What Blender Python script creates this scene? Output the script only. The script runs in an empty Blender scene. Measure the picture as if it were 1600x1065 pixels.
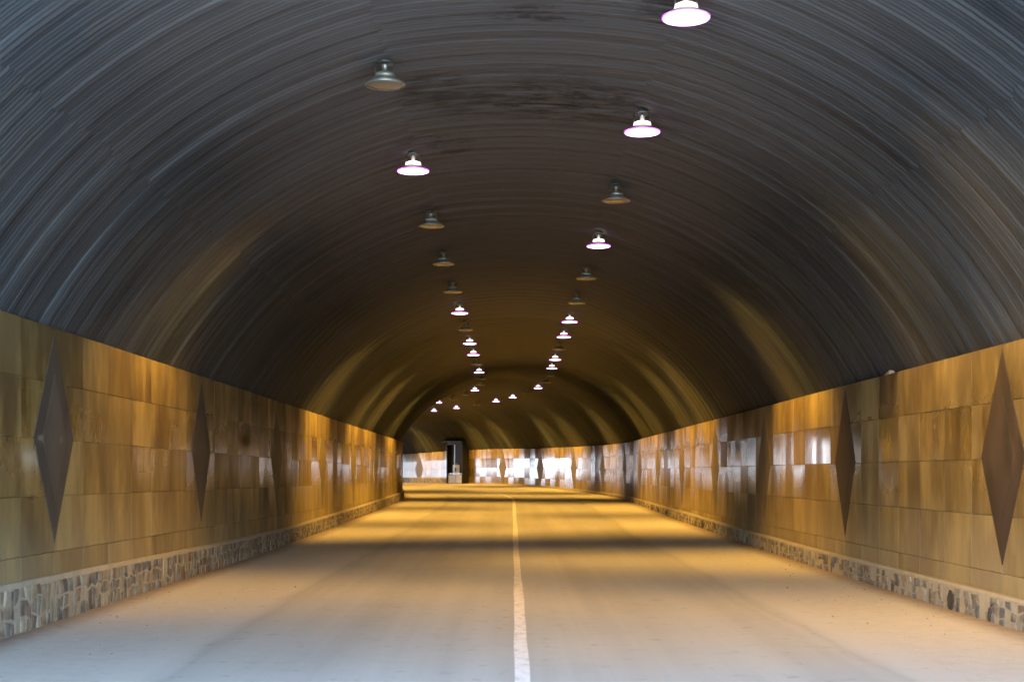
import bpy, bmesh, math, random
from mathutils import Vector, Matrix, Euler
random.seed(7)
S = bpy.context.scene
COL = S.collection
R = math.radians

# ------------------------------------------------------------------ camera
cam_d = bpy.data.cameras.new('camera')
cam = bpy.data.objects.new('camera', cam_d); COL.objects.link(cam)
EYE = 1.7
cam.location = (0, 0, EYE)
cam.rotation_euler = (R(90), 0, 0)
cam_d.lens = 50; cam_d.sensor_width = 36; cam_d.sensor_fit = 'HORIZONTAL'
cam_d.shift_y = 205.5 / 1600
cam_d.clip_start = 0.1; cam_d.clip_end = 6000
cam_d.dof.use_dof = True; cam_d.dof.focus_distance = 32; cam_d.dof.aperture_fstop = 2.2
S.camera = cam

# ------------------------------------------------------------------ light
W = bpy.data.worlds.new('World'); S.world = W; W.use_nodes = True
wn = W.node_tree.nodes; wl = W.node_tree.links
sky = wn.new('ShaderNodeTexSky'); sky.sky_type = 'NISHITA'; sky.sun_disc = False
SUN_EL, SUN_AZ = 42, 55          # azimuth clockwise from +y
sky.ozone_density = 1.6; sky.dust_density = 1.0; sky.sun_elevation = R(SUN_EL); sky.sun_rotation = R(SUN_AZ)
bg = wn['Background']; bg.inputs[1].default_value = 0.15
wl.new(sky.outputs[0], bg.inputs[0])
sd = bpy.data.lights.new('sun', 'SUN'); sd.energy = 2.0; sd.angle = R(0.5); sd.color = (1, .95, .87)
sun = bpy.data.objects.new('sun', sd); COL.objects.link(sun)
sun.rotation_euler = Euler((R(90 - SUN_EL), 0, R(180 - SUN_AZ)), 'XYZ')
sun.location = (60, 40, 60)
S.view_settings.view_transform = 'Standard'; S.view_settings.look = 'None'
S.view_settings.gamma = 1; S.view_settings.use_curve_mapping = False
S.view_settings.exposure = 4.8
S.cycles.use_denoising = True
S.cycles.max_bounces = 8; S.cycles.diffuse_bounces = 5; S.cycles.glossy_bounces = 4
S.cycles.sample_clamp_indirect = 6
S.cycles.caustics_reflective = True
LAMP_W = 125

# ------------------------------------------------------------------ tunnel plan
CX = 0.12          # centre line, m right of the camera
Y0 = 66.0          # the bend starts here
RB = 85.0          # radius of the bend (to the left)
S_IN, S_OUT = 6.0, 124.0
HW = 5.44          # centre line to wall face
ZC, RA = 0.2, 6.37 # arch centre height and radius

def interp(tab, x):
    if x <= tab[0][0]: return tab[0][1]
    for (a, u), (b, v) in zip(tab, tab[1:]):
        if x <= b:
            k = (x - a) / (b - a); k = k * k * (3 - 2 * k) if False else k
            return u + (v - u) * k
    return tab[-1][1]
FT = [(-9999, 0), (26, 0), (33, .03), (40, .09), (48, .16), (56, .25), (63, .34), (70, .43), (77, .53), (84, .65), (90, .76), (96, .86), (103, .9), (9999, .9)]
def F(y): return interp(FT, y)

def path(s, off=0.0, z=0.0):
    """point at centre-line length s, off to the right"""
    if s <= Y0: return Vector((CX + off, s, z))
    a = (s - Y0) / RB
    return Vector((CX - RB + (RB + off) * math.cos(a), Y0 + (RB + off) * math.sin(a), z))
def heading(s): return 0.0 if s <= Y0 else (s - Y0) / RB
def s_of(side, t, off):
    """wall arc length -> centre-line length"""
    return t if t <= Y0 else Y0 + (t - Y0) * RB / (RB + off)
LEFT_TOP = [(-20, 3.44), (12, 3.40), (70, 3.19), (140, 3.15)]
RIGHT_TOP = [(-20, 3.16), (70, 3.15), (92, 3.28), (99, 3.37), (106, 3.37), (116, 3.15), (130, 3.1)]
LEFT_PL = [(-20, .54), (14, .54), (32, .39), (140, .36)]
RIGHT_PL = [(-20, .33), (45, .32), (60, .24), (75, .12), (103, .05), (104.5, .06), (105, .42), (140, .42)]
def top_of(side, s): return interp(LEFT_TOP if side < 0 else RIGHT_TOP, s)
def plinth_top(side, s):
    return F(path(s, side * HW).y) + interp(LEFT_PL if side < 0 else RIGHT_PL, s)

# ------------------------------------------------------------------ helpers
def new_obj(name, mesh, mat=None, parent=None, loc=None, rot=None):
    o = bpy.data.objects.new(name, mesh); COL.objects.link(o)
    if mat is not None and mesh is not None and len(mesh.materials) == 0: mesh.materials.append(mat)
    if parent is not None: o.parent = parent
    if loc is not None: o.location = loc
    if rot is not None: o.rotation_euler = rot
    return o
def mesh_from(name, verts, faces, smooth=False):
    me = bpy.data.meshes.new(name); me.from_pydata([tuple(v) for v in verts], [], faces)
    bm = bmesh.new(); bm.from_mesh(me); bmesh.ops.recalc_face_normals(bm, faces=bm.faces); bm.to_mesh(me); bm.free()
    if smooth: me.polygons.foreach_set('use_smooth', [True] * len(me.polygons))
    me.update(); return me
def empty(name, loc=(0, 0, 0), rotz=0):
    o = bpy.data.objects.new(name, None); COL.objects.link(o); o.location = loc; o.rotation_euler = (0, 0, rotz)
    o.empty_display_size = .3; return o
def tag(o, label=None, cat=None, group=None, kind=None):
    if label: o['label'] = label
    if cat: o['category'] = cat
    if group: o['group'] = group
    if kind: o['kind'] = kind
    return o
def box_data(x0, x1, y0, y1, z0, z1):
    v = [(x, y, z) for x in (x0, x1) for y in (y0, y1) for z in (z0, z1)]
    f = [(0, 1, 3, 2), (4, 6, 7, 5), (0, 4, 5, 1), (2, 3, 7, 6), (0, 2, 6, 4), (1, 5, 7, 3)]
    return v, f
class MB:
    def __init__(s): s.v = []; s.f = []
    def add(s, v, f):
        n = len(s.v); s.v += [tuple(p) for p in v]; s.f += [tuple(i + n for i in q) for q in f]; return s
    def box(s, *a): return s.add(*box_data(*a))
    def lathe(s, prof, seg=32, cx=0, cy=0, cap0=False, cap1=False):
        v = []; f = []
        for r, z in prof:
            for k in range(seg):
                a = 2 * math.pi * k / seg; v.append((cx + r * math.cos(a), cy + r * math.sin(a), z))
        for i in range(len(prof) - 1):
            for k in range(seg):
                a, b = i * seg + k, i * seg + (k + 1) % seg
                f.append((a, b, b + seg, a + seg))
        if cap0: f.append(tuple(range(seg))[::-1])
        if cap1: f.append(tuple(range((len(prof) - 1) * seg, len(prof) * seg)))
        return s.add(v, f)
    def tube(s, p, q, r, seg=8):
        p, q = Vector(p), Vector(q); d = (q - p).normalized()
        u = d.orthogonal().normalized(); w = d.cross(u); v = []; f = []
        for c in (p, q):
            for k in range(seg):
                a = 2 * math.pi * k / seg; v.append(c + (u * math.cos(a) + w * math.sin(a)) * r)
        for k in range(seg): f.append((k, (k + 1) % seg, (k + 1) % seg + seg, k + seg))
        f.append(tuple(range(seg))[::-1]); f.append(tuple(range(seg, 2 * seg)))
        return s.add(v, f)
    def build(s, name, mat, parent=None, smooth=False, **k):
        return new_obj(name, mesh_from(name, s.v, s.f, smooth), mat, parent, **k)

# ------------------------------------------------------------------ materials
class NT:
    def __init__(s, name):
        s.m = bpy.data.materials.new(name); s.m.use_nodes = True
        s.t = s.m.node_tree; s.n = s.t.nodes; s.l = s.t.links
        s.b = s.n['Principled BSDF']
    def new(s, typ, **k):
        n = s.n.new('ShaderNode' + typ)
        for a, b in k.items(): setattr(n, a, b)
        return n
    def link(s, a, b): s.l.new(a, b)
    def noise(s, vec, scale, detail=4, rough=.55, w=None):
        n = s.new('TexNoise'); n.inputs['Scale'].default_value = scale; n.inputs['Detail'].default_value = detail
        n.inputs['Roughness'].default_value = rough
        if w is not None:
            n.noise_dimensions = '4D'; s.link(w, n.inputs['W'])
        if vec is not None: s.link(vec, n.inputs['Vector'])
        return n.outputs['Fac']
    def ramp(s, fac, stops, interp_='LINEAR'):
        n = s.new('ValToRGB'); cr = n.color_ramp; cr.interpolation = interp_
        while len(cr.elements) < len(stops): cr.elements.new(.5)
        for e, (p, c) in zip(cr.elements, stops):
            e.position = p; e.color = (c, c, c, 1) if not isinstance(c, tuple) else (*c, 1)
        s.link(fac, n.inputs[0]); return n.outputs[0]
    def mix(s, fac, a, b, mode='MIX'):
        n = s.new('MixRGB'); n.blend_type = mode
        for k, v in ((0, fac), (1, a), (2, b)):
            if isinstance(v, (int, float)): n.inputs[k].default_value = v if k == 0 else (v, v, v, 1)
            elif isinstance(v, tuple): n.inputs[k].default_value = (*v, 1)
            else: s.link(v, n.inputs[k])
        return n.outputs[0]
    def math(s, op, a, b=0.0, c=None, clamp=False):
        n = s.new('Math'); n.operation = op; n.use_clamp = clamp
        for k, v in enumerate((a, b) if c is None else (a, b, c)):
            if isinstance(v, (int, float)): n.inputs[k].default_value = v
            else: s.link(v, n.inputs[k])
        return n.outputs[0]
    def mapping(s, vec, scale=(1, 1, 1), loc=(0, 0, 0)):
        n = s.new('Mapping'); n.inputs['Scale'].default_value = scale; n.inputs['Location'].default_value = loc
        s.link(vec, n.inputs['Vector']); return n.outputs[0]
    def pos(s): return s.new('NewGeometry').outputs['Position']
    def rnd(s):
        a = s.new('ObjectInfo').outputs['Random']
        t = s.new('Attribute'); t.attribute_name = 'tone'
        return s.math('FRACT', s.math('ADD', a, t.outputs['Fac']))
    def bump(s, h, strength=.3, dist=.01):
        n = s.new('Bump'); n.inputs['Strength'].default_value = strength; n.inputs['Distance'].default_value = dist
        s.link(h, n.inputs['Height']); s.link(n.outputs[0], s.b.inputs['Normal'])
    def set(s, **k):
        for a, v in k.items():
            i = s.b.inputs[a.replace('_', ' ')]
            if hasattr(v, 'node'): s.link(v, i)
            elif isinstance(v, tuple): i.default_value = (*v, 1)
            else: i.default_value = v
        return s.m

def mat_plain(name, col, rough=.6, metal=0.0, var=.25, scale=6.0, bump=0.0):
    t = NT(name); p = t.pos()
    n = t.noise(p, scale, 5)
    f = t.math('MULTIPLY_ADD', n, 2 * var, 1 - var)
    c = t.mix(1.0, col, f, 'MULTIPLY')
    if bump: t.bump(n, bump, .01)
    r = t.math('MULTIPLY_ADD', n, .25, rough - .12)
    return t.set(Base_Color=c, Roughness=r, Metallic=metal)

def mat_tile(name='marble_tile'):
    t = NT(name); p = t.pos(); r = t.rnd()
    st = t.mapping(p, (1, 1, .26))
    n1 = t.noise(st, 3.2, 5, .6, w=t.math('MULTIPLY', r, 9))
    n2 = t.noise(t.mapping(p, (1, 1, .35)), 1.1, 4, .6)
    n3 = t.noise(t.mapping(p, (1, 1, .12)), 9, 4, .65)
    tone = t.ramp(r, [(0, (.045, .028, .008)), (.3, (.088, .059, .016)), (.55, (.125, .089, .027)), (.8, (.175, .136, .058)), (1, (.066, .040, .010))])
    c = t.mix(t.math('MULTIPLY', t.ramp(n1, [(.38, 0), (.62, 1)]), .6), tone, (.24, .19, .080))
    c = t.mix(t.math('MULTIPLY', t.ramp(n2, [(.44, 0), (.58, 1)]), .65), c, (.050, .033, .015))
    c = t.mix(t.math('MULTIPLY', t.ramp(n3, [(.52, 0), (.72, 1)]), .35), c, (.040, .027, .014))
    # dust film low on the wall
    z = t.new('SeparateXYZ'); t.link(p, z.inputs[0])
    dust = t.math('MULTIPLY', t.ramp(t.math('DIVIDE', z.outputs[2], 4.0), [(.12, 1), (.38, 0)]), t.math('MULTIPLY_ADD', n2, 1.0, .1), clamp=True)
    c = t.mix(t.math('MULTIPLY', dust, .55), c, (.30, .245, .15))
    # some tiles kept their polish, others are filmed over; film is thicker low and high
    r2 = t.math('FRACT', t.math('MULTIPLY', r, 7.31))
    gl = t.ramp(r2, [(0, .06), (.25, .09), (.5, .17), (.7, .30), (1, .42)])
    hi = t.ramp(t.math('DIVIDE', z.outputs[2], 4.0), [(.20, .45), (.46, 0), (.60, 0), (.78, .45)])
    ro = t.math('ADD', gl, hi)
    pol = t.new('Attribute'); pol.attribute_name = 'polish'
    ro = t.math('ADD', ro, t.math('MULTIPLY', t.ramp(n2, [(.45, 0), (.7, 1)]), .22))
    ro = t.math('ADD', ro, t.math('MULTIPLY', dust, .3), clamp=True)
    ro = t.math('MULTIPLY', ro, t.math('SUBTRACT', 1.0, pol.outputs['Fac']))
    t.bump(t.noise(p, 2.3, 2), .06, .01)
    return t.set(Base_Color=c, Roughness=ro, IOR=1.40)

def mat_diamond(name, a, b):
    t = NT(name); p = t.pos(); 
    n1 = t.noise(t.mapping(p, (1, 1, .3)), 3, 6, .65)
    c = t.mix(t.ramp(n1, [(.35, 0), (.68, 1)]), a, b)
    return t.set(Base_Color=c, Roughness=t.math('MULTIPLY_ADD', n1, .25, .55), IOR=1.35)

def mat_stone():
    t = NT('rubble_stone'); p = t.pos(); r = t.rnd()
    c = t.ramp(r, [(0, (.055, .045, .038)), (.22, (.13, .11, .08)), (.42, (.10, .060, .038)), (.6, (.21, .185, .14)), (.72, (.070, .066, .068)), (.9, (.15, .11, .065))], 'CONSTANT')
    n = t.noise(p, 16, 5, .65)
    c = t.mix(t.math('MULTIPLY', t.ramp(t.noise(p, 5, 4), [(.4, 0), (.65, 1)]), .6), c, (.26, .23, .17))
    c = t.mix(1, c, t.math('MULTIPLY_ADD', n, .8, .6), 'MULTIPLY')
    t.bump(n, .6, .02)
    return t.set(Base_Color=c, Roughness=.88)

def mat_roof():
    t = NT('galvanised_corrugated_steel')
    oc = t.new('TexCoord').outputs['Object']
    info = t.new('ObjectInfo').outputs['Random']
    tone = t.new('Attribute'); tone.attribute_name = 'tone'
    r = t.math('FRACT', t.math('ADD', info, tone.outputs['Fac']))
    p = t.pos()
    at = t.new('Attribute'); at.attribute_name = 'UVMap'; at.attribute_type = 'GEOMETRY'
    uv = at.outputs['Vector']                      # u = distance along tunnel, v = distance round the arch
    a = t.noise(t.mapping(uv, (1.9, .10, 1)), 1.0, 6, .7)
    b = t.noise(t.mapping(uv, (7.5, .22, 1), (31, 7, 0)), 1.0, 4, .6)
    e = t.noise(t.mapping(uv, (.35, .35, 1), (3, 17, 0)), 1.0, 5, .6)
    c = t.ramp(a, [(.32, (.0045, .0055, .007)), (.44, (.014, .0185, .024)), (.58, (.033, .043, .054)), (.72, (.090, .112, .132))])
    c = t.mix(t.math('MULTIPLY', t.ramp(b, [(.38, 0), (.62, 1)]), .55), c, (.014, .017, .021))
    c = t.mix(t.math('MULTIPLY', t.ramp(e, [(.42, 0), (.66, 1)]), .6), c, (.045, .042, .038))
    zz = t.new('SeparateXYZ'); t.link(p, zz.inputs[0])
    crown = t.ramp(t.math('DIVIDE', zz.outputs[2], 7.0), [(.76, 0), (.90, 1)])
    c = t.mix(t.math('MULTIPLY', crown, t.math('MULTIPLY_ADD', a, .9, .25)), c, (.100, .093, .091))
    # soot and rust stains of their own shape round the crown and above the lamps
    sp = t.new('SeparateXYZ'); t.link(p, sp.inputs[0])
    def blob(x0, y0, rx, ry, rot=0):
        dx = t.math('DIVIDE', t.math('SUBTRACT', sp.outputs[0], x0), rx)
        dy = t.math('DIVIDE', t.math('SUBTRACT', sp.outputs[1], y0), ry)
        d = t.math('ADD', t.math('MULTIPLY', dx, dx), t.math('MULTIPLY', dy, dy))
        return t.math('SUBTRACT', 1.0, d, clamp=True)
    m = blob(.7, 18.3, 1.9, 1.2)
    for q in ((1.75, 18.6, .55, 1.0), (-1.2, 20.6, .7, .9), (1.6, 14.2, .6, .8), (.2, 14.9, .7, .35), (-1.0, 17.6, .5, 1.1)):
        m = t.math('MAXIMUM', m, t.math('MULTIPLY', blob(*q), .95))
    top = t.ramp(t.math('DIVIDE', sp.outputs[2], 7.0), [(.86, 0), (.92, 1)])
    sn = t.noise(t.mapping(p, (1.0, 2.6, 1)), 2.0, 6, .7)
    m = t.math('MULTIPLY', t.math('MULTIPLY', t.math('POWER', m, .5), top), t.ramp(sn, [(.46, 0), (.58, 1)]))
    c = t.mix(t.math('MULTIPLY', m, .9), c, (.008, .006, .004))
    br = t.ramp(t.noise(t.mapping(uv, (.8, .5, 1), (70, 9, 0)), 1.0, 6, .75), [(.60, 0), (.72, 1)])
    c = t.mix(t.math('MULTIPLY', br, .5), c, (.035, .027, .020))
    t.b.inputs['Metallic'].default_value = .4
    ro = t.math('MULTIPLY_ADD', a, .25, .36)
    t.bump(b, .25, .02)
    return t.set(Base_Color=c, Roughness=ro)

def mat_floor(name, kind):
    t = NT(name); p = t.pos()
    at = t.new('Attribute'); at.attribute_name = 'UVMap'; at.attribute_type = 'GEOMETRY'
    sp = t.new('SeparateXYZ'); t.link(at.outputs['Vector'], sp.inputs[0])
    uv = at.outputs['Vector']
    big = t.noise(p, .35, 5, .6)
    strk = t.noise(t.mapping(uv, (1.6, .035, 1)), 1.0, 5, .6)
    fine = t.noise(p, 60, 3, .6); mid = t.noise(p, 4.5, 6, .65)
    dustc = (.48, .46, .40)
    if kind == 'road':
        c = t.mix(t.ramp(strk, [(.3, 0), (.7, 1)]), (.35, .34, .29), (.45, .44, .385))
        c = t.mix(t.math('MULTIPLY', t.ramp(big, [(.42, 0), (.62, 1)]), .4), c, (.45, .43, .38))
        tyre = t.noise(t.mapping(uv, (1.1, .004, 1), (4.3, 0, 0)), 1.6, 2, .5)
        c = t.mix(t.math('MULTIPLY', t.ramp(tyre, [(.48, 0), (.66, 1)]), .16), c, (.22, .205, .175))
        edge = t.math('ADD', t.math('ABSOLUTE', sp.outputs[0]), t.math('MULTIPLY', t.math('SUBTRACT', t.noise(t.mapping(uv, (1, .12, 1)), 1.0, 5, .6), .5), 1.0))
        seam = t.ramp(t.math('DIVIDE', edge, 4.0), [(.735, 0), (.765, .14), (.79, 0)])
        c = t.mix(seam, c, (.17, .15, .125))
        c = t.mix(t.ramp(t.math('DIVIDE', edge, 4.0), [(.77, 0), (.83, 1)]), c, dustc)
    else:
        c = t.mix(t.ramp(mid, [(.3, 0), (.7, 1)]), (.42, .40, .345), (.52, .50, .44))
        brn = t.ramp(t.math('DIVIDE', t.math('ADD', t.math('ABSOLUTE', sp.outputs[0]), t.math('MULTIPLY', mid, .5)), 6.0), [(.86, 0), (.925, 1)])
        c = t.mix(t.math('MULTIPLY', brn, .8), c, (.16, .10, .05))
    c = t.mix(1, c, t.math('MULTIPLY_ADD', fine, .40, .80), 'MULTIPLY')
    c = t.mix(t.math('MULTIPLY', t.ramp(mid, [(.60, 0), (.68, 1)]), .35), c, (.15, .12, .085))
    t.bump(t.math('ADD', fine, mid), .35, .012)
    return t.set(Base_Color=c, Roughness=t.math('MULTIPLY_ADD', mid, .25, .62))

def mat_paint():
    t = NT('worn_white_road_paint'); p = t.pos()
    n = t.noise(t.mapping(p, (1, .5, 1)), 9, 6, .7)
    c = t.mix(t.ramp(n, [(.46, 0), (.64, 1)]), (.80, .77, .70), (.58, .54, .46))
    return t.set(Base_Color=c, Roughness=.7)

def mat_emit(name, col, strength):
    t = NT(name); return t.set(Base_Color=(.8, .8, .8), Emission_Color=col, Emission_Strength=strength, Roughness=.3)

M_TILE = mat_tile()
M_DIA = mat_diamond('dark_marble', (.018, .013, .010), (.042, .028, .020))
M_DIAG = mat_diamond('grey_marble', (.034, .030, .026), (.065, .054, .042))
M_DIAW = mat_diamond('pale_marble', (.070, .056, .034), (.125, .100, .060))  # paler marble for the diamonds further along the walls
M_DIAC = mat_diamond('dark_marble_core', (.021, .015, .012), (.047, .032, .023))
M_DIAGC = mat_diamond('grey_marble_core', (.046, .040, .033), (.085, .070, .053))
M_STONE = mat_stone()
M_MORTAR = mat_plain('pale_mortar', (.25, .225, .17), .88, 0, .35, 7, .5)
M_GROUT = mat_plain('ochre_grout', (.26, .19, .085), .85, 0, .25, 5, .3)
M_ROOF = mat_roof()
M_ROAD = mat_floor('dusty_asphalt', 'road')
M_DUST = mat_floor('dusty_shoulder', 'dust')
M_LAND = mat_plain('dry_ground', (.30, .29, .26), .9, 0, .3, .4, .3)
M_PAINT = mat_paint()
M_ALU = mat_plain('weathered_aluminium', (.42, .44, .43), .38, .8, .2, 20)
M_HOUS = mat_plain('dark_lamp_casing', (.10, .12, .13), .45, .5, .25, 25)
M_REFL = mat_plain('lamp_reflector_skin', (.42, .47, .44), .42, .6, .2, 18)
M_GLASS_OFF = mat_plain('dusty_lamp_glass', (.15, .16, .145), .2, 0, .3, 14)
M_LIT = mat_emit('glowing_lamp_glass', (1.0, .70, .82), .4)
M_LITRING = mat_emit('glowing_lamp_collar', (1.0, .80, .74), .11)
M_FRINGE = mat_emit('violet_fringe_glow', (.55, .03, .80), .16)  # purple lens fringing round lit lamps, put in as a glowing rim
M_DARKMETAL = mat_plain('dark_steel', (.012, .011, .010), .8, .0, .3, 8)
M_WHITE = mat_plain('weathered_white_board', (.62, .60, .54), .6, 0, .25, 5)
M_BLACK = mat_plain('hollow_shade', (.030, .024, .020), .9, 0, .4, 9, .4)  # black of the plinth hollows, their shade put into the colour
M_GRIT = mat_plain('grit', (.22, .18, .13), .9, 0, .4, 3)
M_CONC = mat_plain('pale_concrete', (.42, .39, .33), .85, 0, .25, 5, .3)

# ------------------------------------------------------------------ ground and road
def sweep(name, offs, zoff, mat, s0=-60, s1=S_OUT + 60, step=1.0, wob=0.0, kind='structure', bank=None):
    v, f, uv = [], [], []
    ss = []
    s = s0
    while s <= s1 + 1e-6: ss.append(s); s += step
    n = len(offs)
    for s in ss:
        for j, o in enumerate(offs):
            oo = o
            if wob and j in (0, n - 1): oo = o + wob * (math.sin(s * .31 + j) + .6 * math.sin(s * .83 + 2 * j) + .4 * math.sin(s * 2.1))
            p = path(s, oo); v.append((p.x, p.y, F(p.y) + zoff)); uv.append((oo, s))
    for i in range(len(ss) - 1):
        for j in range(n - 1):
            a = i * n + j; f.append((a, a + 1, a + n + 1, a + n))
    me = bpy.data.meshes.new(name); me.from_pydata(v, [], f)
    ul = me.uv_layers.new(name='UVMap')
    for l in me.loops: ul.data[l.index].uv = uv[l.vertex_index]
    me.update()
    o = new_obj(name, me, mat)
    if kind: o['kind'] = kind
    return o
# land sheet
ys = [-2500] + [y for y, _ in FT if -50 < y < 200] + [160, 2500]
v = []; f = []
for y in ys:
    for x in (-2500, -60, 0, 60, 2500): v.append((x, y, F(y) - .05))
for i in range(len(ys) - 1):
    for j in range(4): a = i * 5 + j; f.append((a, a + 1, a + 6, a + 5))
tag(new_obj('ground', mesh_from('ground', v, f), M_LAND), kind='structure')
sweep('tunnel_floor', [-5.75, -4.4, -2.8, 0, 2.8, 4.4, 5.75], -.006, M_DUST)
sweep('road', [-3.62, -2.6, -1.3, 0, 1.3, 2.6, 3.62], 0.0, M_ROAD)
# unseen stony hill, added past the far mouth to dim its tile reflections
v = []; f = []
ex, ey, eh = path(S_OUT).x, path(S_OUT).y, heading(S_OUT)
NA, NB = 60, 40
from mathutils import noise as mn
for i in range(NA + 1):
    for j in range(NB + 1):
        a = (i / NA - .5) * 320; d = 38 + j * 5.5
        x = ex - math.sin(eh) * d + math.cos(eh) * a; y = ey + math.cos(eh) * d + math.sin(eh) * a
        k = min(1, (d - 38) / 90); k = k * k * (3 - 2 * k)
        z = .85 - .2 + k * 34 * (1 + .35 * mn.noise(Vector((x * .02, y * .02, 0)))) + 3.0 * k ** .5 * mn.noise(Vector((x * .09, y * .09, 3)))
        v.append((x, y, z))
for i in range(NA):
    for j in range(NB):
        a = i * (NB + 1) + j; f.append((a, a + 1, a + NB + 2, a + NB + 1))
tag(new_obj('added_hillside', mesh_from('added_hillside', v, f), mat_plain('pale_rock', (.32, .32, .31), .9, 0, .5, .15, .6)), kind='structure')
# centre line: painted strip, hand-laid width
LW = .062
sweep('centre_line', [-.03 - LW, -.03, -.03 + LW], .004, M_PAINT, step=.5, wob=.006)

# ------------------------------------------------------------------ walls
def wall_frame(side, t, out=0.0):
    off = side * (HW - out)
    s = s_of(side, t, side * HW)
    p = path(s, off); h = heading(s)
    return s, p, (h + (R(90) if side > 0 else R(-90)))

def swept_profile(side, name, prof, mat, parent, t0, t1, step, skip=None):
    """prof(s)->list of (out, z); closed profile swept along the wall"""
    v, f = [], []; n = None; rows = 0
    t = t0
    while t <= t1 + 1e-6:
        s = s_of(side, t, side * HW)
        pr = prof(s); n = len(pr)
        for o, z in pr:
            p = path(s, side * (HW - o)); v.append((p.x, p.y, z))
        rows += 1; t += step
    for i in range(rows - 1):
        for j in range(n):
            a, b = i * n + j, i * n + (j + 1) % n
            f.append((a, b, b + n, a + n))
    f.append(tuple(range(n))[::-1]); f.append(tuple(range((rows - 1) * n, rows * n)))
    return new_obj(name, mesh_from(name, v, f), mat, parent)

T_IN = S_IN + .4
PITCH = {-1: 7.80, 1: 7.60}
DIA0 = {-1: 16.5, 1: 16.1}
ROWH = .65
def tile_mesh(w, h, th=.02, b=.004):
    m = MB()
    x, z = w / 2, h / 2
    v = [(-x, 0, -z), (x, 0, -z), (x, 0, z), (-x, 0, z), (-x, th - b, -z), (x, th - b, -z), (x, th - b, z), (-x, th - b, z),
         (-x + b, th, -z + b), (x - b, th, -z + b), (x - b, th, z - b), (-x + b, th, z - b)]
    f = [(0, 1, 5, 4), (1, 2, 6, 5), (2, 3, 7, 6), (3, 0, 4, 7), (4, 5, 9, 8), (5, 6, 10, 9), (6, 7, 11, 10), (7, 4, 8, 11), (8, 9, 10, 11)]
    return v, f
def blend_tone(me, per_face_vals):
    a = me.attributes.new('tone', 'FLOAT', 'FACE')
    a.data.foreach_set('value', per_face_vals)

def quad_stone(rs, w, h, d=.035):
    """irregular rubble stone filling a w x h cell: ragged outline, domed face"""
    n = rs.choice((5, 6, 7)); a0 = rs.uniform(0, 6)
    out = []
    for k in range(n):
        a = a0 + 2 * math.pi * (k + rs.uniform(-.2, .2)) / n
        c, s_ = math.cos(a), math.sin(a)
        q = 1 / max(abs(c), abs(s_)) ** .75
        r = rs.uniform(.40, .52)
        out.append((c * q * r * w, s_ * q * r * h))
    v = [(x, 0, z) for x, z in out] + [(x * .96, d * .7, z * .96) for x, z in out] + [(x * .62, d * rs.uniform(.9, 1.2), z * .62) for x, z in out]
    f = []
    for k in range(n):
        k2 = (k + 1) % n
        f.append((k, k2, k2 + n, k + n)); f.append((k + n, k2 + n, k2 + 2 * n, k + 2 * n))
    f.append(tuple(range(2 * n, 3 * n)))
    return v, f

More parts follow.
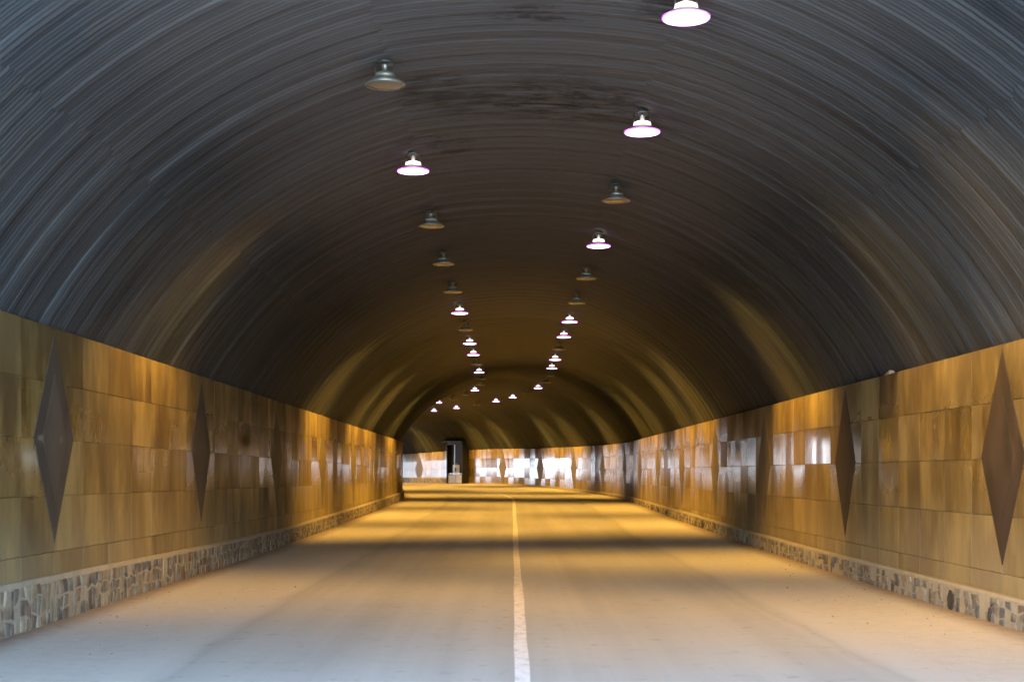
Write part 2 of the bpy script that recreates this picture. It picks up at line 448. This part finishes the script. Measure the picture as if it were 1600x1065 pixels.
T_DOOR0, T_DOOR1 = 0, 0
def build_wall(side, label):
    w = empty('tiled_wall', path(S_IN, side * HW, 0)); inv = Matrix.Translation(-w.location)
    tag(w, label, 'wall')
    t1 = Y0 + (S_OUT - Y0) * (RB + side * HW) / RB
    rs = random.Random(11 + side)
    def reloc(o): o.matrix_parent_inverse = inv; return o
    # backing with a narrow ledge on top
    def prof(s):
        zt = top_of(side, s) - .015
        return [(-.30, -.3), (-.035 + .02, -.3), (-.035 + .02, zt), (-.30, zt)]
    reloc(swept_profile(side, 'backing', prof, M_GROUT, w, T_IN, t1, 1.0))
    # tiles
    tw = PITCH[side] / 7; joint = .007
    cache = {}
    base_t = DIA0[side] - math.ceil((DIA0[side] - T_IN) / tw) * tw
    cells = []
    k = 0
    while base_t + (k + 1) * tw < t1 - .05:
        tc = base_t + (k + .5) * tw
        s = s_of(side, tc, side * HW)
        zt = top_of(side, s); zp = plinth_top(side, s)
        for r in range(5):
            ztop = zt - r * ROWH
            h = ROWH if r < 4 else .62
            if ztop < zp - .02: continue
            cells.append((tc, ztop - h / 2, h))
        k += 1
    order = [c for c in cells if c[0] > 12.0]
    order.sort(key=lambda c: c[0])
    single = set(order[:300])
    mb = MB(); tones = []; pols = []
    for c in cells:
        tc, zc_, h = c
        s, p, rz = wall_frame(side, tc, -.012 + rs.uniform(-.0015, .0015))
        rot = Euler((rs.gauss(0, R(.10)), rs.uniform(-1, 1) * R(.08), rz + rs.gauss(0, R(.16))), 'XYZ')
        if c in single:
            if h not in cache: cache[h] = mesh_from('tile', *tile_mesh(tw - joint, h - joint))
            o = new_obj('tile', cache[h], M_TILE, w, (p.x, p.y, zc_), rot); reloc(o)
        else:
            M = Matrix.Translation((p.x, p.y, zc_)) @ rot.to_matrix().to_4x4()
            vv, ff = tile_mesh(tw - joint, h - joint)
            mb.add([M @ Vector(q) for q in vv], ff); tones += [rs.random()] * len(ff)
            row_ = round((top_of(side, s) - zc_ - h / 2) / ROWH)
            pols += [(.85 if rs.random() < .7 else .4) if (side > 0 and tc > 108 and row_ in (1, 2, 3, 4)) else (.6 if (side > 0 and 84 < tc <= 108 and row_ in (1, 2, 3) and rs.random() < .45) else 0.0)] * len(ff)
    if mb.v:
        me = bpy.data.meshes.new('tile_facing'); me.from_pydata(mb.v, [], mb.f); blend_tone(me, tones)
        at_ = me.attributes.new('polish', 'FLOAT', 'FACE'); at_.data.foreach_set('value', pols)
        o = new_obj('tile_facing', me, M_TILE, w); o['kind'] = 'stuff'; reloc(o)
    # diamonds: a thin rhombus of dark marble with a second rhombus set in it
    g = DIA0[side]
    td = g - 2 * PITCH[side]
    mats = (M_DIAG,) if side < 0 else (M_DIA,)
    j = 0
    while td < t1 - 2:
        s, p, rz = wall_frame(side, td, .010)
        zc_ = top_of(side, s) - 1.28
        if not (side > 0 and T_DOOR0 < td < T_DOOR1):
            hw_, hh = (.72, 1.22)
            def rh(a, b, d0, d1, c=.004):
                v = [(-a, d0, 0), (0, d0, -b), (a, d0, 0), (0, d0, b)]
                v += [(q[0], d1 - c, q[2]) for q in v[:4]]
                v += [(q[0] * .99, d1, q[2] * .992) for q in v[:4]]
                f = [(i, (i + 1) % 4, (i + 1) % 4 + 4, i + 4) for i in range(4)]
                f += [(i + 4, (i + 1) % 4 + 4, (i + 1) % 4 + 8, i + 8) for i in range(4)] + [(8, 9, 10, 11)]
                return v, f
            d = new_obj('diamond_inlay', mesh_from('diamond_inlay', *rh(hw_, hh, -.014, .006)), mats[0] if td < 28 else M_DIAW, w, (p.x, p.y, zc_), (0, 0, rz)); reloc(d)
            if d.name.endswith('_inlay') or True:
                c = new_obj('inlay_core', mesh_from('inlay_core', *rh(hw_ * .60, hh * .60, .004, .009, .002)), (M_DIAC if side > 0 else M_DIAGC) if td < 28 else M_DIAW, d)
        td += PITCH[side]; j += 1
    # plinth
    def pprof(s):
        zt = plinth_top(side, s)
        return [(-.012, -.3), (.075, -.3), (.075, zt - .03), (.060, zt), (-.012, zt)]
    pl = reloc(swept_profile(side, 'plinth', pprof, M_MORTAR, w, T_IN, t1, .5))
    pinv = pl.matrix_parent_inverse.copy()
    count = 0; mb = MB(); tones = []
    NR = 3
    ts = [S_IN + .6]
    while ts[-1] < t1 - .5: ts.append(ts[-1] + rs.uniform(.085, .20) * (1 if ts[-1] < 45 else 1.7))
    def corner():
        return [(rs.uniform(-.045, .045), rs.uniform(-.30, .30)) for _ in range(NR + 1)]
    cs = [corner() for _ in ts]
    for i in range(len(ts) - 1):
        tm = (ts[i] + ts[i + 1]) / 2
        s, p, rz = wall_frame(side, tm, .070)
        z0 = F(p.y) - .03; zt = plinth_top(side, s) - .045; hh = (zt - z0) / NR
        if hh < .03: continue
        r = 0
        while r < NR:
            span = 2 if (r < NR - 1 and rs.random() < .35) else 1
            def pt(c, rr_):
                jx, jz = cs[i + c][rr_]
                if rr_ in (0, NR): jz = 0
                return (ts[i + c] + jx - tm, z0 + (rr_ + jz) * hh)
            q = [pt(0, r), pt(1, r), pt(1, r + span), pt(0, r + span)]
            mx = sum(a_ for a_, _ in q) / 4; mz = sum(b_ for _, b_ in q) / 4
            if span == 2:
                l, g_ = pt(0, r + 1), pt(1, r + 1); q = [q[0], q[1], g_, q[2], q[3], l]
            r += span
            if side > 0 and rs.random() < .30: continue               # plastered over
            n = len(q); ins = rs.uniform(.80, .90); dep = rs.uniform(.008, .028)
            def ring(k_, y_): return [(side * ((a_ - mx) * k_), y_, (b_ - mz) * k_) for a_, b_ in q]
            vv = ring(ins, 0) + ring(ins * .95, dep * .75) + ring(ins * .66, dep)
            ff = [(k_ + n * c, (k_ + 1) % n + n * c, (k_ + 1) % n + n * (c + 1), k_ + n * (c + 1)) for c in (0, 1) for k_ in range(n)] + [tuple(range(2 * n, 3 * n))]
            tang = Vector((math.cos(rz), math.sin(rz), 0))
            loc = Vector((p.x, p.y, 0)) + tang * (side * mx) + Vector((0, 0, mz))
            if tm > 13.8 and count < 300:
                new_obj('stone', mesh_from('stone', vv, ff), M_STONE, pl, loc, (0, 0, rz)); count += 1
            else:
                M = Matrix.Translation(loc) @ Matrix.Rotation(rz, 4, 'Z')
                mb.add([M @ Vector(w_) for w_ in vv], ff); tones += [rs.random()] * len(ff)
    if side > 0:  # dark hollows in the plinth, their shade put in as raised black blocks
        for tt, ww, hh_ in ((17.75, .26, .27), (16.3, .12, .2), (40.9, .5, .3), (42.3, .3, .24), (50.5, .9, .24), (53.2, .8, .22), (55.6, .6, .2)):
            s, p, rz = wall_frame(1, tt, .07)
            n = 7; z0 = F(p.y) - .03
            ring = [(math.cos(6.283 * k_ / n + .3) * ww / 2 * rs.uniform(.85, 1.2), hh_ / 2 + math.sin(6.283 * k_ / n + .3) * hh_ / 2 * rs.uniform(.85, 1.1)) for k_ in range(n)]
            vv = [(a_, 0, b_) for a_, b_ in ring] + [(a_ * .95, .022, b_) for a_, b_ in ring] + [(a_ * .6, .03, hh_ / 2 + (b_ - hh_ / 2) * .6) for a_, b_ in ring]
            ff = [(k_ + n * c, (k_ + 1) % n + n * c, (k_ + 1) % n + n * (c + 1), k_ + n * (c + 1)) for c in (0, 1) for k_ in range(n)] + [tuple(range(2 * n, 3 * n))]
            new_obj('hollow_shade_block', mesh_from('hollow_shade_block', vv, ff), M_BLACK, pl, (p.x, p.y, z0), (0, 0, rz))
    me = bpy.data.meshes.new('rubble_facing'); me.from_pydata(mb.v, [], mb.f); blend_tone(me, tones)
    o = new_obj('rubble_facing', me, M_STONE, pl); o['kind'] = 'stuff'
    return w
build_wall(-1, 'long ochre marble wall with greyish diamonds and rubble plinth, left of the road')
build_wall(1, 'long ochre marble wall with dark brown diamonds, right of the road and round the bend')

# ------------------------------------------------------------------ corrugated roof
roof = tag(empty('ceiling', (CX, 0, ZC)), kind='structure')
rinv = Matrix.Translation(-roof.location)
RING = 1.2; WAVE = .075; HALF = R(13.8)
rr = random.Random(5)
def und(u, ph):   # slow unevenness of the sheets along the tunnel
    return .008 * math.sin(u * 9.1 + ph) + .006 * math.sin(u * 17.3 + 2.1 * ph) + .003 * math.sin(u * 31 + ph * 3.3)
def plate_grid(s0, ph, lap, per=6, nth=8, half=HALF, flat=.02, length=RING):
    nw = int(round(length / WAVE)) + 2; n = nw * per
    g = []
    for i in range(n + 1):
        u = -length / 2 - .075 + (length + .15) * i / n
        row = []
        for j in range(nth + 1):
            th = -half + 2 * half * j / nth
            r = RA - flat * (1 - (th / half) ** 2) + .018 * math.cos(2 * math.pi * u / WAVE) + und(u + s0, ph) - lap
            row.append((u, th, r))
        g.append(row)
    return g
def faces_of(n, m): return [(i * m + j, i * m + j + 1, (i + 1) * m + j + 1, (i + 1) * m + j) for i in range(n - 1) for j in range(m - 1)]
def set_uv(me, uv):
    ul = me.uv_layers.new(name='UVMap')
    for l in me.loops: ul.data[l.index].uv = uv[l.vertex_index]
nrings0 = int(math.floor((S_IN + .2) / RING)); nrings1 = int(S_OUT / RING)
rings = [(k, k * RING + RING / 2) for k in range(nrings0, nrings1)]
single_rings = [k for k, s in rings if s > 9.0][:60]
stuff_v, stuff_f, stuff_uv, stuff_t = [], [], [], []
ANG = [2 * HALF * i for i in (-2, -1, 0, 1, 2)]
for k, s in rings:
    for ai, ang in enumerate(ANG):
        ph = rr.uniform(0, 60); lap = .004 * ((k + ai) % 2) + rr.uniform(0, .003)
        single = k in single_rings
        near = 8 < s < 45
        g = plate_grid(s, ai * 1.7, lap, 6 if near else 4, 8 if near else 6, HALF * 1.014, .06 if ai == 2 else .015)
        straight = s < Y0 - RING
        v = []; uv = []
        for row in g:
            for (u, th, r) in row:
                if single and straight:
                    v.append((r * math.sin(th), u, r * math.cos(th)))
                else:
                    p = path(s + u, r * math.sin(th + ang)); v.append((p.x - (CX if single else 0), p.y, r * math.cos(th + ang) + (0 if single else ZC)))
                uv.append((s + u, (th + ang) * RA + 40))
        ff = faces_of(len(g), len(g[0]))
        if single:
            me = bpy.data.meshes.new('corrugated_sheet'); me.from_pydata(v, [], ff); set_uv(me, uv)
            me.polygons.foreach_set('use_smooth', [True] * len(ff)); me.update()
            o = new_obj('corrugated_sheet', me, M_ROOF, roof)
            if straight: o.location = (0, s, 0); o.rotation_euler = (0, ang, 0)
        else:
            n0 = len(stuff_v); stuff_v += v; stuff_f += [tuple(i + n0 for i in q) for q in ff]; stuff_uv += uv
            stuff_t += [rr.random()] * len(ff)
me = bpy.data.meshes.new('corrugated_sheeting'); me.from_pydata(stuff_v, [], stuff_f); set_uv(me, stuff_uv); blend_tone(me, stuff_t)
me.polygons.foreach_set('use_smooth', [True] * len(stuff_f))
o = new_obj('corrugated_sheeting', me, M_ROOF, roof); o['kind'] = 'stuff'; o.matrix_parent_inverse = rinv
# lower skirts of the shell, down to the footing behind the walls
v, f = [], []
for side in (-1, 1):
    n0 = len(v); ss = []
    s = S_IN
    while s <= S_OUT + .01: ss.append(s); s += 1.0
    for s in ss:
        for th in (R(66.0), R(80), R(92), R(97)):
            p = path(s, side * (RA + .028) * math.sin(th)); v.append((p.x, p.y, ZC + (RA + .028) * math.cos(th)))
    for i in range(len(ss) - 1):
        for j in range(3): a = n0 + i * 4 + j; f.append((a, a + 1, a + 5, a + 4))
o = new_obj('arch_footing', mesh_from('arch_footing', v, f), M_DARKMETAL, roof); o.matrix_parent_inverse = rinv

# ------------------------------------------------------------------ lamps
ZL = EYE + 4.36; ROW = 1.55
def arch_z(x): return ZC + math.sqrt(RA * RA - x * x)
DROP = arch_z(ROW) - .055 - ZL          # glass to ceiling
def lamp_meshes(lit):
    P = {}; ZS = .80; DROP = globals()['DROP'] / ZS
    m = MB().lathe([(.085, .50 * 0 + DROP), (.085, DROP - .02), (.02, DROP - .025)], 20, cap0=True); m.tube((0, 0, DROP - .02), (0, 0, .27), .012)
    P['ceiling_mount'] = (m, M_HOUS)
    P['stem_cap'] = (MB().lathe([(.0, .285), (.040, .28), (.044, .255), (.030, .24), (.028, .165), (.0, .165)], 20), M_ALU)
    m = MB()
    for sx in (-1, 1):
        m.box(sx * .105 - .006, sx * .105 + .006, -.014,   .014, .12, .275)
    m.box(-.111, .111, -.014, .014, .275, .287)
    P['yoke'] = (m, M_HOUS)
    P['upper_collar'] = (MB().lathe([(.02, .168), (.085, .165), (.108, .150), (.114, .112), (.108, .104), (.05, .104)], 28), M_LITRING if lit else M_REFL)
    P['reflector'] = (MB().lathe([(.100, .106), (.114, .100), (.170, .055), (.218, .022), (.224, .018), (.218, .010), (.16, .05)], 36), M_REFL)
    P['glass'] = (MB().lathe([(.214, .0135), (.224, .010), (.222, -.004), (.19, -.016), (.12, -.022), (.05, -.024), (.001, -.024)], 36), M_LIT if lit else M_GLASS_OFF)
    P['glass_rim'] = (MB().lathe([(.219, .016), (.229, .012), (.230, -.006), (.222, -.014), (.215, -.008)], 36), M_FRINGE if lit else M_ALU)
    return {k: (mesh_from(k, [(q[0], q[1], q[2] * ZS) for q in a.v], a.f, True), b) for k, (a, b) in P.items()}
LM = {True: lamp_meshes(True), False: lamp_meshes(False)}
spot_data = bpy.data.lights.new('lamp_light', 'SPOT')
spot_data.energy = LAMP_W; spot_data.color = (1.0, .52, .08); spot_data.spot_size = R(153); spot_data.spot_blend = .42
spot_data.shadow_soft_size = .2
# photometry of the lamp: wide across the road, narrow along it
spot_data.use_nodes = True
ln = spot_data.node_tree.nodes; ll = spot_data.node_tree.links
def lm(op, a, b=0.0):
    n = ln.new('ShaderNodeMath'); n.operation = op
    for k, v in enumerate((a, b)):
        if isinstance(v, (int, float)): n.inputs[k].default_value = v
        else: ll.new(v, n.inputs[k])
    return n.outputs[0]
tc = ln.new('ShaderNodeTexCoord'); sx_ = ln.new('ShaderNodeSeparateXYZ'); ll.new(tc.outputs['Normal'], sx_.inputs[0])
q_ = lm('DIVIDE', lm('ABSOLUTE', sx_.outputs[1]), lm('SQRT', lm('ADD', lm('MULTIPLY', sx_.outputs[0], sx_.outputs[0]), lm('ADD', lm('MULTIPLY', sx_.outputs[2], sx_.outputs[2]), 1e-4))))
x20_ = lm('MULTIPLY', sx_.outputs[0], sx_.outputs[0])
side0_ = lm('DIVIDE', x20_, lm('ADD', lm('ADD', x20_, lm('MULTIPLY', sx_.outputs[2], sx_.outputs[2])), 1e-4))
fall = lm('ADD', lm('MULTIPLY', lm('EXPONENT', lm('MULTIPLY', lm('POWER', lm('DIVIDE', q_, lm('SUBTRACT', .80, lm('MULTIPLY', side0_, .40))), 4.0), -1.0)), .993), .007)
x2_ = lm('MULTIPLY', sx_.outputs[0], sx_.outputs[0])
side_ = lm('DIVIDE', x2_, lm('ADD', lm('ADD', x2_, lm('MULTIPLY', sx_.outputs[2], sx_.outputs[2])), 1e-4))
out_ = lm('GREATER_THAN', sx_.outputs[0], 0.0)           # the reflector throws outwards, to the wall on its own side
ins_ = lm('SUBTRACT', 1.0, out_)
cross_ = lm('MULTIPLY', lm('MULTIPLY', ins_, side_), .66)
fall = lm('MULTIPLY', fall, lm('MAXIMUM', lm('SUBTRACT', lm('ADD', lm('MULTIPLY', lm('MULTIPLY', side_, out_), 3.0), .54), cross_), .0))
ll.new(fall, ln['Emission'].inputs['Strength'])
old_data = spot_data.copy(); old_data.energy = LAMP_W * .55      # the tired lamps near the mouth
ORD = ['nearest', 'second', 'third', 'fourth', 'fifth', 'sixth', 'seventh', 'eighth', 'ninth', 'tenth', 'eleventh', 'twelfth', 'thirteenth',
       'fourteenth', 'fifteenth', 'sixteenth', 'seventeenth', 'eighteenth', 'nineteenth', 'twentieth', 'twenty-first', 'twenty-second', 'twenty-third', 'twenty-fourth']
RIGHT_LAMPS = dict(s0=13.65, lit='LLDLDDLLDLLDDLDLLDLL' + 'DLD')
LEFT_LAMPS = dict(s0=16.0, lit='DLDDDLDLLDLDDLDDL' + 'LDLDL')
protos = {}
def make_lamp(lit):
    e = empty('tunnel_lamp')
    for k, (me, mt) in LM[lit].items():
        new_obj(k, me, mt, e)
    if lit:
        l = bpy.data.objects.new('lamp_light', spot_data); COL.objects.link(l); l.parent = e; l.location = (0, 0, -.05)
    return e
def place_lamp(lit, side, s, label):
    off = side * ROW
    if lit not in protos:
        e = protos[lit] = make_lamp(lit)
    else:
        e = protos[lit].copy(); COL.objects.link(e)
        for ch in protos[lit].children:
            c = ch.copy(); COL.objects.link(c); c.parent = e
    if lit and s < 24:
        for c in e.children:
            if c.type == 'LIGHT': c.data = old_data
    elif lit:
        for c in e.children:
            if c.type == 'LIGHT': c.data = spot_data
    e.location = path(s, off, ZL); e.rotation_euler = (0, 0, heading(s) + rr.uniform(-.07, .07) + (0 if side > 0 else math.pi))
    tag(e, label, 'lamp', 'lamps hanging in two rows under the tunnel ceiling')
def nb(q, i):
    a = q[i - 1] if i > 0 else None; b = q[i + 1] if i + 1 < len(q) else None
    m = {'L': 'lit', 'D': 'unlit', None: 'no'}
    if a is None: return ''
    if b is None: return ', beyond a %s one' % m[a]
    return ', between two %s ones' % m[a] if a == b else ''
for side, cfg, nm in ((1, RIGHT_LAMPS, 'right'), (-1, LEFT_LAMPS, 'left')):
    for i, ch in enumerate(cfg['lit']):
        s = cfg['s0'] + 4.59 * i
        if s > S_OUT - 1: continue
        lab = '%s bell lamp, %s from the camera in %s row%s' % ('glowing' if ch == 'L' else 'unlit grey', ORD[i], nm, nb(cfg['lit'], i))
        place_lamp(ch == 'L', side, s, lab)

# ------------------------------------------------------------------ service doorway on the far wall
td = 0
phi = R(26.3)
sd_ = Y0 + RB * phi
pd = path(sd_, HW)
door = empty('service_doorway', (pd.x, pd.y, F(pd.y)), phi + R(90))
tag(door, 'tall dark steel service doorway with pale boards at its foot, on the far curved wall', 'doorway')
HWD, PR, HT = 1.45, .55, 3.05      # half width, projection, height
m = MB()
m.box(-HWD, -HWD + .14, .0, PR, -.1, HT); m.box(HWD - .14, HWD, 0, PR, -.1, HT); m.box(-HWD + .14, HWD - .14, -.3, PR - .02, HT - .16, HT)
m.build('door_frame', M_DARKMETAL, door)
MB().box(-HWD - .35, HWD + .25, -.4, PR + .25, HT + .005, HT + .09).build('canopy', M_DARKMETAL, door)
for sx in (-1, 1):
    m = MB(); x0, x1 = (0.012, HWD - .15) if sx > 0 else (-HWD + .15, -.012)
    m.box(x0, x1, PR - .30, PR - .25, 0, HT - .17)
    for k in range(5): m.box(x0 + .05, x1 - .05, PR - .25, PR - .235, .25 + k * .55, .29 + k * .55)
    d = m.build('door_leaf', M_DARKMETAL, door)
    MB().tube((sx * .12, PR - .19, 1.2), (sx * .12, PR - .19, 1.5), .02).build('handle', M_ALU, d)
MB().box(-.018, .018, PR - .06, PR - .02, .0, HT - .17).build('centre_post', M_ALU, door)
MB().box(-HWD + .16, -.03, PR - .12, PR - .07, 0.02, .62).build('lower_board', M_WHITE, door)
MB().box(.03, HWD - .16, PR - .12, PR - .07, 0.02, .62).build('lower_board', M_WHITE, door)
bx = MB().box(-.60, .55, PR - .16, PR - .125, .63, 1.38).build('upper_board', M_WHITE, door)
MB().box(-.10, .14, PR - .124, PR - .10, .88, 1.15).build('meter_box', M_DARKMETAL, bx)
MB().box(-HWD + .16, HWD - .16, PR - .10, PR - .08, .70, .74).build('rail', M_ALU, door)

# ------------------------------------------------------------------ small things
s, p, rz = wall_frame(1, 21.0, 0)
rk = random.Random(3)
v, f = quad_stone(rk, .30, .09, .05)
m = MB()
for k in range(3):
    w0, h0 = .18 - .04 * k, .05 - .012 * k
    m.add([(q[0] + .11 * k, q[1] * 2 - .02 * k, q[2] + .025) for q in quad_stone(rk, w0, h0, .05)[0]], quad_stone(random.Random(3), 1, 1)[1] if False else [])
m = MB(); m.add([(-.17, -.05, 0), (-.02, -.06, 0), (.16, -.04, 0), (.15, .04, 0), (-.16, .05, 0), (-.14, -.03, .055), (-.03, -.04, .045), (.12, -.02, .018), (.12, .03, .015), (-.12, .03, .06)],
    [(0, 1, 2, 3, 4), (0, 1, 6, 5), (1, 2, 7, 6), (2, 3, 8, 7), (3, 4, 9, 8), (4, 0, 5, 9), (5, 6, 7, 8, 9)])
tag(m.build('mortar_lump', M_MORTAR, None, loc=(p.x + .01, p.y, top_of(1, s) - .012), rot=(0, 0, rz)), 'small pale lump of mortar lying on top of the right wall', 'rubble')
# gravel and crumbs that nobody could count
m = MB()
for _ in range(420):
    s = 9 + 60 * rk.random() ** 1.6; side = rk.choice((-1, 1))
    off = side * (5.35 - abs(rk.gauss(0, .55))) if rk.random() < .6 else side * rk.uniform(3.2, 5.3)
    p = path(s, off); r = rk.uniform(.004, .013) * (1.6 if rk.random() < .06 else 1)
    z = F(p.y) - .004
    a = rk.uniform(0, 6.28)
    if s < 12: continue
    v = [(p.x + r * math.cos(a + k * 1.57) * rk.uniform(.7, 1.4), p.y + r * math.sin(a + k * 1.57) * rk.uniform(.7, 1.4), z) for k in range(4)]
    v += [(p.x + (q[0] - p.x) * .5, p.y + (q[1] - p.y) * .5, z + r * rk.uniform(.6, 1.1)) for q in v]
    m.add(v, [(0, 1, 5, 4), (1, 2, 6, 5), (2, 3, 7, 6), (3, 0, 4, 7), (4, 5, 6, 7)])
tag(m.build('gravel', M_GRIT), 'crumbs of stone and grit scattered on the dusty shoulders', 'gravel', kind='stuff')
